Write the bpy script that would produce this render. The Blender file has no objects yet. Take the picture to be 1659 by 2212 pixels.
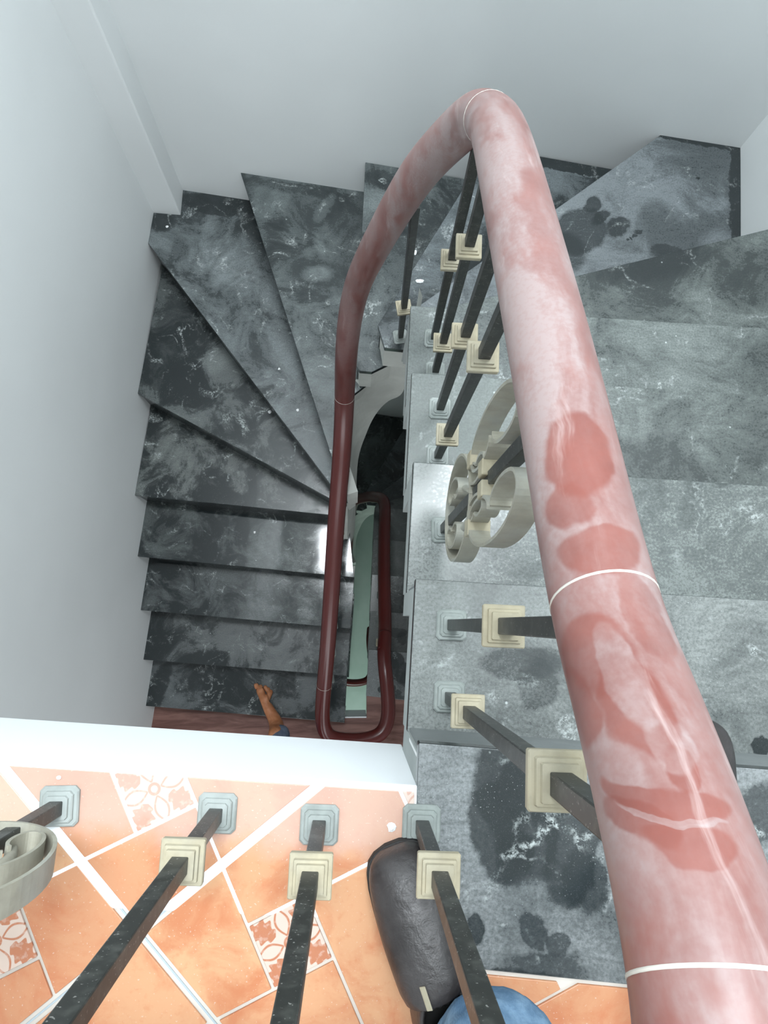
import bpy, bmesh, math, random
from math import sin, cos, pi, radians, sqrt
from mathutils import Vector, Matrix, noise as mnoise
random.seed(7)
S = bpy.context.scene
COL = S.collection

# ------------------------------------------------------------------ camera
W_PX, H_PX, F_PX = 1659.0, 2212.0, 1534.0
CH = 1.0                                            # camera height above the landing
_n = Vector((765 - W_PX/2, -(1345 - H_PX/2), -F_PX)).normalized()   # world down, seen in the camera frame
_U = -_n
_Y = Vector((0, 1, 0)); _Y = (_Y - _U*_Y.dot(_U)).normalized()
_X = _Y.cross(_U)
RM = Matrix((_X, _Y, _U))
cam_d = bpy.data.cameras.new('camera'); cam = bpy.data.objects.new('camera', cam_d); COL.objects.link(cam)
cam_d.sensor_width = 36; cam_d.lens = F_PX/H_PX*36; cam_d.clip_start = 0.02; cam_d.clip_end = 60
cam.matrix_world = Matrix.Translation((0, 0, CH)) @ RM.to_4x4()
S.camera = cam

def at(u, v, D):                                    # pixel of the photograph -> point D metres below the lens
    d = RM @ Vector((u - W_PX/2, -(v - H_PX/2), -F_PX))
    d = d*(D/-d.z)
    return Vector((d.x, d.y, d.z + CH))

# ------------------------------------------------------------------ light and exposure
S.view_settings.view_transform = 'Standard'; S.view_settings.look = 'None'
S.view_settings.gamma = 1.0; S.view_settings.use_curve_mapping = False
S.view_settings.exposure = 0.0
world = bpy.data.worlds.new('sky'); S.world = world; world.use_nodes = True
wb = world.node_tree.nodes['Background']; wb.inputs['Color'].default_value = (0.80, 0.90, 1.0, 1); wb.inputs['Strength'].default_value = 0.8

def area(name, loc, direction, sx, sy, power, col):
    l = bpy.data.lights.new(name, 'AREA'); l.shape = 'RECTANGLE'; l.size = sx; l.size_y = sy
    l.energy = power; l.color = col
    o = bpy.data.objects.new(name, l); COL.objects.link(o); o.location = loc
    o.rotation_euler = Vector(direction).to_track_quat('-Z', 'Y').to_euler()
    return o
# daylight through the skylight over the stair well
area('skylight_daylight', (0.2, 0.98, 3.46), (0, 0, -1), 1.30, 0.56, 175, (0.90, 0.96, 1.0))
# daylight through the window behind the landing
area('landing_window_daylight', (-0.1, -2.42, 1.75), (0, 1, -0.25), 1.7, 1.5, 9, (0.93, 0.97, 1.0))
# added fill light under the landing, brightens the deep shaft walls
area('lower_fill_light', (-0.2, -2.35, -1.9), (0, 1, 0.05), 1.8, 1.2, 26, (0.93, 0.97, 1.0))
# added area light for the bright floor strip, no window built here
area('ground_floor_fill', (0.1, -2.3, -5.3), (0, 0.8, -0.7), 1.2, 1.2, 26, (0.80, 1.0, 0.94))

# ------------------------------------------------------------------ helpers
def tag(o, label=None, cat=None, group=None, kind=None):
    if label: o['label'] = label
    if cat: o['category'] = cat
    if group: o['group'] = group
    if kind: o['kind'] = kind
    return o
def empty(name, loc=(0, 0, 0), rz=0, **k):
    o = bpy.data.objects.new(name, None); COL.objects.link(o); o.location = loc; o.rotation_euler = (0, 0, rz)
    o.empty_display_size = 0.1
    return tag(o, **k)
def mesh_obj(name, verts, faces, m, parent=None, smooth=False, loc=None, bevel=0, mats=None):
    me = bpy.data.meshes.new(name); me.from_pydata([tuple(v) for v in verts], [], faces); me.validate()
    bm = bmesh.new(); bm.from_mesh(me); bmesh.ops.recalc_face_normals(bm, faces=bm.faces); bm.to_mesh(me); bm.free()
    if m: me.materials.append(m)
    if smooth: me.shade_smooth()
    o = bpy.data.objects.new(name, me); COL.objects.link(o)
    if parent: o.parent = parent
    if loc is not None: o.location = loc
    if bevel:
        b = o.modifiers.new('bevel', 'BEVEL'); b.width = bevel; b.segments = 2; b.limit_method = 'ANGLE'; b.angle_limit = radians(40)
    return o
def prism(name, poly, z0, z1, m, parent=None, bevel=0, loc=None):
    n = len(poly)
    v = [(x, y, z1) for x, y in poly] + [(x, y, z0) for x, y in poly]
    f = [tuple(range(n)), tuple(range(2*n-1, n-1, -1))] + [(i, n+i, n+(i+1) % n, (i+1) % n) for i in range(n)]
    return mesh_obj(name, v, f, m, parent, bevel=bevel, loc=loc)
def wallbox(name, p, q, z0, z1, t, m, parent=None, side=1, bevel=0):
    """vertical slab whose visible face runs p->q; thickness t to the left (side=1) or right (-1)"""
    d = (Vector(q) - Vector(p)).normalized(); nrm = Vector((-d.y, d.x))*t*side
    a, b = Vector(p), Vector(q)
    return prism(name, [tuple(a), tuple(b), tuple(b+nrm), tuple(a+nrm)], z0, z1, m, parent, bevel)
def box_data(cx, cy, z0, z1, hx, hy):
    v = [(cx+sx*hx, cy+sy*hy, z) for z in (z0, z1) for sx, sy in ((-1, -1), (1, -1), (1, 1), (-1, 1))]
    f = [(3, 2, 1, 0), (4, 5, 6, 7), (0, 1, 5, 4), (1, 2, 6, 5), (2, 3, 7, 6), (3, 0, 4, 7)]
    return v, f
def catmull(P, n=10):
    P = [Vector(p) for p in P]; Q = [P[0]*2 - P[1]] + P + [P[-1]*2 - P[-2]]
    out = []
    for i in range(1, len(Q)-2):
        for k in range(n):
            t = k/n; a, b, c, d = Q[i-1:i+3]
            out.append(0.5*((2*b) + (c-a)*t + (2*a-5*b+4*c-d)*t*t + (3*b-a-3*c+d)*t**3))
    out.append(P[-1]); return out
def resmooth(P, it=4):
    for _ in range(it):
        P = [P[0]] + [(P[i-1] + P[i]*2 + P[i+1])/4 for i in range(1, len(P)-1)] + [P[-1]]
    return P
def tube(name, P, r, m, parent=None, seg=28, squash=1.0):
    verts, faces = [], []
    prev = None
    for i, p in enumerate(P):
        t = (P[min(i+1, len(P)-1)] - P[max(i-1, 0)]).normalized()
        if prev is None:
            a = t.cross(Vector((0, 0, 1)))
            if a.length < 1e-3: a = Vector((1, 0, 0))
            a.normalize()
        else:
            a = (prev - t*prev.dot(t)).normalized()
        prev = a; b = t.cross(a)
        rr = r(i/(len(P)-1)) if callable(r) else r
        for k in range(seg):
            w = 2*pi*k/seg; verts.append(p + a*cos(w)*rr + b*sin(w)*rr*squash)
    for i in range(len(P)-1):
        for k in range(seg):
            faces.append((i*seg+k, i*seg+(k+1) % seg, (i+1)*seg+(k+1) % seg, (i+1)*seg+k))
    faces.append(tuple(range(seg))); faces.append(tuple(range((len(P)-1)*seg, len(P)*seg)))
    o = mesh_obj(name, verts, faces, m, parent, smooth=True)
    return o

# ------------------------------------------------------------------ node helper
class N:
    def __init__(self, name):
        self.m = bpy.data.materials.new(name); self.m.use_nodes = True
        self.t = self.m.node_tree; self.b = self.t.nodes['Principled BSDF']
        self.geo = None
    def nd(self, ty, **kw):
        n = self.t.nodes.new(ty)
        for k, v in kw.items(): setattr(n, k, v)
        return n
    def lk(self, a, b): self.t.links.new(a, b)
    def put(self, sock, v):
        if hasattr(v, 'is_output') or isinstance(v, bpy.types.NodeSocket): self.lk(v, sock)
        elif v is not None:
            sock.default_value = v
    def pos(self):
        if not self.geo: self.geo = self.nd('ShaderNodeNewGeometry')
        return self.geo.outputs['Position']
    def obj(self): 
        return self.nd('ShaderNodeTexCoord').outputs['Object']
    def mapping(self, co, loc=(0, 0, 0), rot=(0, 0, 0), scale=(1, 1, 1), ty='POINT'):
        n = self.nd('ShaderNodeMapping', vector_type=ty); self.lk(co, n.inputs[0])
        n.inputs['Location'].default_value = loc; n.inputs['Rotation'].default_value = rot; n.inputs['Scale'].default_value = scale
        return n.outputs[0]
    def noise(self, co, scale, detail=4, rough=0.55, dist=0.0, out='Fac'):
        n = self.nd('ShaderNodeTexNoise'); self.lk(co, n.inputs['Vector'])
        n.inputs['Scale'].default_value = scale; n.inputs['Detail'].default_value = detail
        n.inputs['Roughness'].default_value = rough; n.inputs['Distortion'].default_value = dist
        return n.outputs[out]
    def vor(self, co, scale, out='Distance'):
        n = self.nd('ShaderNodeTexVoronoi'); self.lk(co, n.inputs['Vector']); n.inputs['Scale'].default_value = scale
        return n.outputs[out]
    def math(self, op, a, b=None, c=None, clamp=False):
        n = self.nd('ShaderNodeMath', operation=op, use_clamp=clamp)
        self.put(n.inputs[0], a)
        if b is not None: self.put(n.inputs[1], b)
        if c is not None: self.put(n.inputs[2], c)
        return n.outputs[0]
    def rng(self, v, a, b, c=0.0, d=1.0, smooth=True):
        n = self.nd('ShaderNodeMapRange', interpolation_type='SMOOTHSTEP' if smooth else 'LINEAR')
        self.put(n.inputs['Value'], v)
        for k, x in zip(('From Min', 'From Max', 'To Min', 'To Max'), (a, b, c, d)): self.put(n.inputs[k], x)
        return n.outputs[0]
    def mix(self, f, a, b, blend='MIX'):
        n = self.nd('ShaderNodeMix', data_type='RGBA', blend_type=blend)
        self.put(n.inputs[0], f)
        for s, v in ((n.inputs[6], a), (n.inputs[7], b)):
            if isinstance(v, tuple): s.default_value = v if len(v) == 4 else v + (1,)
            else: self.lk(v, s)
        return n.outputs[2]
    def vmath(self, op, a, b=None):
        n = self.nd('ShaderNodeVectorMath', operation=op)
        self.put(n.inputs[0], a)
        if b is not None: self.put(n.inputs[1], b)
        return n.outputs['Value'] if op in ('LENGTH', 'DISTANCE') else n.outputs[0]
    def sep(self, v):
        n = self.nd('ShaderNodeSeparateXYZ'); self.lk(v, n.inputs[0]); return n.outputs
    def ellipse(self, co, c, r, ang=0.0, edge=0.14, dim=2):
        """1 inside the ellipse, 0 outside"""
        rz = r[2] if len(r) > 2 else 1e3
        m = self.mapping(co, (c[0], c[1], c[2] if len(c) > 2 else 0), (0, 0, ang), (r[0], r[1], rz), 'TEXTURE')
        return self.rng(self.vmath('LENGTH', m), 1-edge, 1+edge, 1.0, 0.0)
    def warp(self, co, scale, amt):
        c = self.noise(co, scale, 3, 0.5, out='Color')
        return self.vmath('ADD', co, self.vmath('MULTIPLY', self.vmath('SUBTRACT', c, (.5, .5, .5)), (amt, amt, amt)))
    def bump(self, h, strength=0.3, dist=0.002):
        n = self.nd('ShaderNodeBump'); n.inputs['Strength'].default_value = strength; n.inputs['Distance'].default_value = dist
        self.lk(h, n.inputs['Height']); self.lk(n.outputs[0], self.b.inputs['Normal'])
    def out(self, col=None, rough=None, spec=None, metal=None):
        for k, v in (('Base Color', col), ('Roughness', rough), ('Specular IOR Level', spec), ('Metallic', metal)):
            if v is None: continue
            if isinstance(v, tuple) and len(v) == 3: v = v + (1,)
            self.put(self.b.inputs[k], v)
        return self.m

# ------------------------------------------------------------------ materials
def m_wall(name, col, amt=0.03):
    n = N(name); p = n.pos()
    a = n.noise(p, 1.2, 3); b = n.noise(p, 30, 4)
    c = n.mix(n.rng(a, .3, .7), tuple(x*(1-amt) for x in col), tuple(min(1, x*(1+amt)) for x in col))
    n.bump(b, 0.08, 0.002)
    return n.out(c, 0.75, 0.25)
WALL = m_wall('wall_paint', (0.74, 0.765, 0.765))
WHITE = m_wall('white_paint', (0.88, 0.91, 0.93), 0.01)
CEIL = m_wall('ceiling_paint', (0.80, 0.81, 0.80))

def m_cement(name, col):
    n = N(name); p = n.pos()
    a = n.noise(p, 6, 6, 0.6, 0.5); s = n.noise(p, 90, 3)
    c = n.mix(n.rng(a, .3, .75), tuple(x*.80 for x in col), col)
    c = n.mix(n.rng(s, .62, .75, 0, .4), c, tuple(x*.6 for x in col))
    n.bump(s, 0.2, 0.002)
    return n.out(c, 0.85, 0.2)
CEMENT = m_cement('cement_render', (0.43, 0.46, 0.45))
PLASTER = m_cement('white_plaster', (0.62, 0.64, 0.60))

DARK = (0.018, 0.023, 0.024)
def granite(name, base, span=0.25, edge_x=None, ells=(), veins=0.6, dustcol=(0.185, 0.21, 0.20), gloss=0.16, rs=.42, grad=None):
    """dark polished granite under building dust; base = how much dust, ells = (centre, radii, angle, +dust or -wiped, edge)"""
    n = N(name); p = n.pos()
    w = n.warp(p, 7, 0.05); w2 = n.warp(p, 40, 0.006)
    a = n.noise(w, 5.0, 10, 0.70, 0.7); span = span*.62
    big = n.noise(p, 2.2, 2, 0.5)
    d = n.rng(n.math('ADD', a, n.math('MULTIPLY', n.math('SUBTRACT', big, .5), .5)), .5-span, .5+span, 0, 1)
    d = n.math('ADD', n.math('MULTIPLY', d, 0.70), base - 0.38)
    x, y, z = n.sep(p)
    if edge_x:                                      # cement dust gathered along the well edge
        xx = n.math('ADD', x, n.math('MULTIPLY', n.math('SUBTRACT', n.noise(p, 9, 6, .6), .5), .09))
        d = n.math('MAXIMUM', d, n.rng(xx, edge_x[0], edge_x[1], edge_x[2], 0))
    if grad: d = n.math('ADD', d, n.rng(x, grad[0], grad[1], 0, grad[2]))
    we = n.warp(n.warp(p, 11, 0.045), 60, 0.018)
    for e in ells:
        c, r, ang, amt = e[:4]; ed = e[4] if len(e) > 4 else .14
        k = n.ellipse(we, c, r, ang, ed)
        if amt < 0: d = n.math('MULTIPLY', d, n.math('SUBTRACT', 1.0, n.math('MULTIPLY', k, -amt)))
        else: d = n.math('ADD', d, n.math('MULTIPLY', k, amt))
    g = n.noise(p, 190, 3, .75)
    scuff = n.noise(n.mapping(n.warp(p, 3, .25), rot=(0, 0, .6), scale=(1, 5, 1)), 26, 4, .65)
    d = n.math('MULTIPLY', d, n.rng(scuff, .3, .7, .78, 1.2, False))
    d = n.math('MULTIPLY', d, n.rng(g, .32, .68, .55, 1.40, False))
    nz = n.sep(n.geo.outputs['Normal'])[2]          # dust lies on the upward faces only
    d = n.math('MULTIPLY', d, n.rng(nz, .5, .9), clamp=True)
    n_v = veins
    # thin swirls of dried slurry
    v = n.math('ABSOLUTE', n.math('SUBTRACT', n.noise(n.warp(p, 14, .03), 6.5, 3, .5, .8), .5))
    v = n.rng(v, .003, .034, 1, 0)
    v = n.math('MULTIPLY', v, n.rng(n.noise(p, 9, 5, .7), .47, .68, 0, n_v))
    v = n.math('MULTIPLY', v, n.rng(n.noise(p, 120, 3, .8), .42, .60, 0, 1.0))
    sp = n.rng(n.noise(p, 420, 1, .5), .70, .76, 0, .8)
    spm = n.rng(n.noise(p, 11, 4, .7), .45, .65, .05, 1)
    v = n.math('MAXIMUM', v, n.math('MULTIPLY', sp, spm))
    chip = n.rng(n.vor(p, 26), .05, .08, .9, 0)
    chip = n.math('MULTIPLY', chip, n.rng(n.noise(p, 17, 2), .60, .66, 0, 1))
    v = n.math('MAXIMUM', v, chip)
    c0 = n.mix(n.rng(n.noise(p, 600, 1), .55, .7, 0, .5), DARK, (.045, .05, .055))
    c1 = n.mix(d, c0, dustcol)
    v = n.math('MULTIPLY', v, n.rng(nz, .5, .9))
    c2 = n.mix(v, c1, (.46, .50, .49))
    r = n.rng(d, 0, .9, gloss, gloss+rs, False)
    return n.out(c2, r, 0.5)

def E(u, v, ru, rv, ang, amt, D, edge=.14):        # ellipse given on the photograph, laid on the tread D below the lens
    c = at(u, v, D); k = D/F_PX
    return ((c.x, c.y, 0), (ru*k, rv*k), -radians(ang), amt, edge)

RISER = granite('riser_granite', 0.02, veins=.1, gloss=.25)
RISER_DUSTY = m_cement('dusty_riser', (.25, .27, .27))
def foot(u, v, L, ang, D, amt=-.75, flip=1, toes=True):
    """a bare or shod footprint wiped in the dust; ang = direction of the toes on the photograph, degrees, 0 = right, 90 = up"""
    a = radians(ang); dx, dy = cos(a), -sin(a); nx, ny = -dy*flip, dx*flip
    def q(s, t): return u + dx*s*L + nx*t*L, v + dy*s*L + ny*t*L
    out = []
    for s, t, rl, rw in ((.23, .02, .27, .19), (-.10, .07, .22, .11), (-.33, .0, .17, .14)):
        x, y = q(s, t); out.append(E(x, y, rl*L, rw*L, ang, amt, D, .2))
    if toes:
        for s, t, r in ((.56, -.13, .065), (.555, -.03, .045), (.53, .05, .04), (.49, .12, .036)):
            x, y = q(s, t); out.append(E(x, y, r*L, r*L*.8, ang, amt, D, .2))
    return out

tread_mats = {}
tread_mats[0] = granite('threshold_granite', .62, .32, (.16, .27, .75), [
    E(1115, 1745, 70, 150, -22, -.86, 1, .10), E(1160, 1700, 80, 80, 0, -.86, 1, .12), E(1075, 1800, 55, 110, -12, -.86, 1, .12),
    E(1110, 1855, 40, 55, 0, -.8, 1, .15), E(1235, 1840, 62, 100, 8, -.86, 1, .12), E(1268, 1900, 55, 60, 0, -.8, 1, .15),
    E(1025, 2010, 18, 30, 0, -.8, 1), E(1150, 2010, 30, 34, 0, -.75, 1), E(1200, 2035, 26, 22, 0, -.7, 1), E(1180, 2090, 90, 34, 5, -.7, 1, .3),
    E(1200, 2140, 260, 26, 6, -.9, 1, .15), E(1640, 1760, 60, 70, 0, -.8, 1, .2), E(1640, 1600, 30, 26, 0, -.9, 1)],
    veins=1.0, dustcol=(.215, .232, .235))
tread_mats[1] = granite('tread_granite_1', .60, .35, (.15, .33, .85), [
    E(1455, 1232, 34, 58, 20, -.55, 1.2, .1), E(1535, 1225, 36, 48, 30, -.5, 1.2, .1),
    E(1125, 1430, 85, 36, 0, -.6, 1.2, .15), E(1160, 1480, 40, 60, 0, -.6, 1.2, .15), E(1640, 1610, 24, 20, 0, -.9, 1.2),
    E(1580, 1450, 130, 60, 30, .15, 1.2, .5), E(1500, 1560, 90, 40, -30, -.3, 1.2, .4)],
    veins=.9, dustcol=(.21, .228, .22))
tread_mats[2] = granite('tread_granite_2', .58, .35, (.17, .30, .8),
    foot(1590, 960, 190, 60, 1.4, -.6) + [E(1450, 930, 100, 80, 20, -.25, 1.4, .4), E(1640, 1000, 60, 60, 0, .25, 1.4, .4), E(1480, 1010, 60, 50, 0, .15, 1.4, .4)],
    veins=.9, dustcol=(.195, .217, .208), gloss=.12, rs=.2)
tread_mats[3] = granite('tread_granite_3', .56, .30, (.18, .30, .7),
    [E(1430, 740, 200, 36, 5, -.4, 1.6, .3), E(1345, 770, 55, 60, 0, -.4, 1.6, .15), E(1420, 790, 26, 40, 15, -.5, 1.6, .1),
     E(1500, 800, 90, 36, 0, .30, 1.6, .5), E(1650, 740, 40, 55, -35, -.9, 1.6, .06)],
    veins=.9, dustcol=(.195, .22, .208))
tread_mats[4] = granite('tread_granite_4', .55, .32, (.20, .32, .7),
    [E(1400, 620, 34, 62, 25, -.6, 1.8, .12), E(1345, 600, 30, 26, 0, -.5, 1.8, .2), E(1300, 620, 18, 70, 0, -.5, 1.8, .1),
     E(1500, 615, 130, 50, -8, -.8, 1.8, .08), E(1655, 640, 22, 80, 0, -.9, 1.8, .05)], veins=.9)
tread_mats[5] = granite('tread_granite_5', .50, .30, (.20, .30, .6), [E(1400, 560, 160, 60, -15, -.7, 2.0, .3)], veins=.7)
tread_mats[6] = granite('tread_granite_6', .72, .22, None,
    foot(1315, 470, 130, -38, 2.2, -.85) + [E(1250, 500, 75, 55, -30, -.8, 2.2, .12), E(1215, 545, 60, 50, 0, -.75, 2.2, .2),
    E(1672, 430, 112, 330, 6, -.95, 2.2, .03), E(1500, 236, 500, 96, 10, -.95, 2.2, .03), E(1440, 545, 40, 20, 0, -.7, 2.2, .2),
    E(1505, 384, 4, 4, 0, -.9, 2.2)], veins=.5, dustcol=(.155, .175, .185))
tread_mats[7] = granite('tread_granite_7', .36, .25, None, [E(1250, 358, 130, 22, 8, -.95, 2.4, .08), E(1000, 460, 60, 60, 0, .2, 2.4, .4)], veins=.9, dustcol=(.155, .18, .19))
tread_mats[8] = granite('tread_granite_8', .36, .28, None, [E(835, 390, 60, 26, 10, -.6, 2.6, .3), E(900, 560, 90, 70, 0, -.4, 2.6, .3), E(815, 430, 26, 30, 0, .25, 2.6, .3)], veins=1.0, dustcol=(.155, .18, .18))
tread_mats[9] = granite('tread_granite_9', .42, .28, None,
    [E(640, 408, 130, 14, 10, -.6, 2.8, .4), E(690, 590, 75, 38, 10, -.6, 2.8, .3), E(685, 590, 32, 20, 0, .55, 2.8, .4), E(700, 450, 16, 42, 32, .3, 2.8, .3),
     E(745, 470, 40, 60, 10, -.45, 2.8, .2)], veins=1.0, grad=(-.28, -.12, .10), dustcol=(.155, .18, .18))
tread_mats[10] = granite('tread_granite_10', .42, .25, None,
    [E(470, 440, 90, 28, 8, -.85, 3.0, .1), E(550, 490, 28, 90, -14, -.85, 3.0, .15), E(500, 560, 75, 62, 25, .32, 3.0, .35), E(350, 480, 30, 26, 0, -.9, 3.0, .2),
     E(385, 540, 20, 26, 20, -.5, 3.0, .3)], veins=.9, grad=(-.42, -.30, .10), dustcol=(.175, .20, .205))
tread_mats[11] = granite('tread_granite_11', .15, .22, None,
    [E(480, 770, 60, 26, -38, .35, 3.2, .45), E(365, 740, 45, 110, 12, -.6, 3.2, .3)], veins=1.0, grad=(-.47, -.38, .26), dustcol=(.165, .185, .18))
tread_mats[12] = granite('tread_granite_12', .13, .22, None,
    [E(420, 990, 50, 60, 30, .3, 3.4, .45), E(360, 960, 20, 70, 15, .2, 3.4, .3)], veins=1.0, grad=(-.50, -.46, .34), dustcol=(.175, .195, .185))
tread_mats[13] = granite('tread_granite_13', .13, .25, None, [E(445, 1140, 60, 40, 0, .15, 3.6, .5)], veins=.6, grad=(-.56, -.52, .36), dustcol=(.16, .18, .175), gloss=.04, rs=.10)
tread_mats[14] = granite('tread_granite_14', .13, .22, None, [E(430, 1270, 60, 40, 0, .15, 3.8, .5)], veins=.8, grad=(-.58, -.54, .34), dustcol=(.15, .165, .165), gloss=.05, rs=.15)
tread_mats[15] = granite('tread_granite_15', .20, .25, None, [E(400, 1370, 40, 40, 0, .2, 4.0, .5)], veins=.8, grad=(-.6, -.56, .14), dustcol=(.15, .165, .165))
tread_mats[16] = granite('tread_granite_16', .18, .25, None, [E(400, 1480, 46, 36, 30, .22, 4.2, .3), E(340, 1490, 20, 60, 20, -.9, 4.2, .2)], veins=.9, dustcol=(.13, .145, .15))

def m_metal_black():
    n = N('black_painted_steel'); p = n.pos()
    d = n.rng(n.noise(p, 60, 4), .45, .75, 0, .45)
    s = n.rng(n.noise(p, 350, 1), .68, .74, 0, .6)
    c = n.mix(d, (.022, .024, .022), (.10, .105, .095)); c = n.mix(s, c, (.3, .3, .28))
    return n.out(c, .42, .5)
STEEL = m_metal_black()
def m_cream(name, col, dust):
    n = N(name); p = n.pos()
    a = n.noise(p, 45, 5, .6)
    c = n.mix(n.rng(a, .3, .7), tuple(x*.82 for x in col), col); c = n.mix(n.rng(n.noise(p, 14, 4), .4, .7, 0, dust), c, (.42, .45, .44))
    n.bump(n.noise(p, 160, 2), .15, .001)
    return n.out(c, .6, .35)
CREAM = m_cream('cream_painted_iron', (.41, .365, .26), .15)
GREY_CREAM = m_cream('dusty_cream_iron', (.34, .325, .265), .35)
PLATE = m_cream('dusty_base_plate', (.27, .30, .285), .6)

def m_rail():
    n = N('dusty_red_rail_paint'); p = n.pos()
    st = n.mapping(n.warp(p, 6, .04), scale=(1.6, .25, .25))
    a = n.noise(st, 9, 6, .6, .8); b = n.noise(p, 3.5, 2, .5)
    x, y, z = n.sep(p)
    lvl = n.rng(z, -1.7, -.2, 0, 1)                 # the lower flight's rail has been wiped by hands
    d = n.rng(n.math('ADD', a, n.math('MULTIPLY', n.math('SUBTRACT', b, .5), .35)), .26, .58, .14, 1.0)
    we = n.warp(n.warp(p, 16, .03), 60, .006)
    def EL(u, v, D, rx, ry, rz, amt):
        nonlocal d
        c = at(u, v, D); k = n.ellipse(we, c, (rx, ry, rz), 0, .10)
        d = n.math('MULTIPLY', d, n.math('SUBTRACT', 1.0, n.math('MULTIPLY', k, amt))) if amt > 0 else n.math('ADD', d, n.math('MULTIPLY', k, -amt))
    EL(1265, 960, .47, .024, .036, .05, .8); EL(1250, 1075, .45, .020, .020, .04, .7)
    EL(1320, 1190, .44, .030, .016, .04, .7); EL(1290, 1420, .42, .020, .028, .04, .65); EL(1400, 1330, .42, .014, .030, .04, .5)
    EL(1370, 1520, .38, .016, .030, .04, .7); EL(1235, 1540, .42, .010, .022, .04, .7); EL(1480, 1650, .34, .010, .011, .03, .75)
    EL(1440, 1738, .335, .034, .0075, .04, .75); EL(1520, 1850, .31, .024, .008, .04, .7); EL(1400, 1790, .33, .012, .010, .04, .7); EL(1470, 1790, .32, .028, .0024, .04, -.4)
    EL(1230, 720, .52, .018, .03, .04, -.2); EL(1350, 1440, .39, .010, .035, .04, -.45); EL(1440, 1600, .36, .014, .014, .03, -.3)
    EL(1620, 2200, .26, .02, .02, .04, .7)
    d = n.math('MULTIPLY', d, n.rng(n.noise(n.mapping(n.warp(p, 12, .04), scale=(1.4, .5, .5)), 17, 5, .6), .36, .56, .45, 1.0))
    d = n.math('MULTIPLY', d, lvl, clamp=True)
    fine = n.rng(n.noise(p, 220, 3), .3, .7, .85, 1.12)
    d = n.math('MULTIPLY', d, fine, clamp=True)
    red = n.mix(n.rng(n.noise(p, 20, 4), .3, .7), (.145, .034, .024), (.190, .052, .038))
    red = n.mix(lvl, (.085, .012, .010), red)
    c = n.mix(d, red, (.262, .200, .195))
    sw = n.rng(n.noise(n.mapping(n.warp(p, 10, .03), scale=(2.4, .22, .3)), 22, 5, .65), .56, .80, 0, .5)
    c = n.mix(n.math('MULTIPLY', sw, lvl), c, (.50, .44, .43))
    r = n.rng(d, 0, 1, .28, .60, False)
    return n.out(c, r, .5)
RAIL = m_rail()
FILLER = m_cream('white_filler', (.56, .53, .48), 0)

def m_terracotta():
    n = N('terracotta_tile'); oi = n.nd('ShaderNodeObjectInfo'); p = n.pos()
    a = n.noise(n.warp(p, 10, .06), 9, 6, .6, .6); f = n.noise(p, 70, 5, .65)
    c = n.mix(n.rng(a, .34, .56), (.50, .185, .085), (.60, .33, .18))
    c = n.mix(n.rng(oi.outputs['Random'], .3, 1, 0, .6, False), c, (.46, .17, .085))
    c = n.mix(n.rng(f, .52, .72, 0, .35), c, (.50, .17, .07))
    x, y, z = n.sep(p)
    band = n.rng(n.math('ADD', n.math('ADD', y, n.math('MULTIPLY', x, .078)), n.math('MULTIPLY', n.math('SUBTRACT', n.noise(p, 12, 5), .5), .10)), -.33, -.27, 0, .62)
    c = n.mix(band, c, (.50, .37, .33))             # dried paint wash along the edge of the landing
    s = n.rng(n.noise(p, 300, 2), .66, .73, 0, .5)
    c = n.mix(s, c, (.62, .55, .50))
    return n.out(c, .38, .4)
TERRA = m_terracotta()
def m_decor():
    n = N('patterned_insert_tile'); p = n.obj()
    x, y, z = n.sep(p)
    s = .0435
    X = n.math('DIVIDE', n.math('ABSOLUTE', x), s); Y = n.math('DIVIDE', n.math('ABSOLUTE', y), s)
    # leaves on the diagonals
    u = n.math('MULTIPLY', n.math('ADD', X, Y), .7071); v = n.math('ABSOLUTE', n.math('MULTIPLY', n.math('SUBTRACT', X, Y), .7071))
    leaf = n.math('SUBTRACT', n.math('MULTIPLY', n.math('SINE', n.math('MULTIPLY', n.math('SUBTRACT', u, .42), 3.6)), .34), v)
    lobes = n.math('MULTIPLY', n.math('SINE', n.math('MULTIPLY', u, 26)), .06)
    leafm = n.rng(n.math('ADD', leaf, lobes), 0, .04)
    # open petals on the axes
    pa = n.math('MAXIMUM', X, Y); pb = n.math('MINIMUM', X, Y)
    pet = n.math('SUBTRACT', n.math('MULTIPLY', n.math('SINE', n.math('MULTIPLY', n.math('SUBTRACT', pa, .22), 3.9)), .20), pb)
    petm = n.rng(n.math('ABSOLUTE', pet), .015, .05, 1, 0)
    petm = n.math('MULTIPLY', petm, n.rng(pa, .16, .24))
    r = n.math('SQRT', n.math('ADD', n.math('MULTIPLY', X, X), n.math('MULTIPLY', Y, Y)))
    ring = n.rng(n.math('ABSOLUTE', n.math('SUBTRACT', r, .15)), .03, .06, 1, 0)
    mk = n.math('MAXIMUM', n.math('MAXIMUM', leafm, petm), ring)
    mk = n.math('MULTIPLY', mk, n.rng(n.noise(n.pos(), 130, 3), .3, .5, .55, 1))
    c = n.mix(mk, (.60, .47, .40), (.44, .17, .09))
    q = n.pos(); px, py, pz = n.sep(q)
    band = n.rng(n.math('ADD', n.math('ADD', py, n.math('MULTIPLY', px, .078)), n.math('MULTIPLY', n.math('SUBTRACT', n.noise(q, 12, 5), .5), .10)), -.33, -.27, 0, .5)
    c = n.mix(band, c, (.55, .46, .42))
    return n.out(c, .4, .4)
DECOR = m_decor()
GROUT = m_wall('white_grout', (.62, .58, .53), .05)
JOINT = m_wall('grey_joint_line', (.40, .46, .50), .05)
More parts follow.
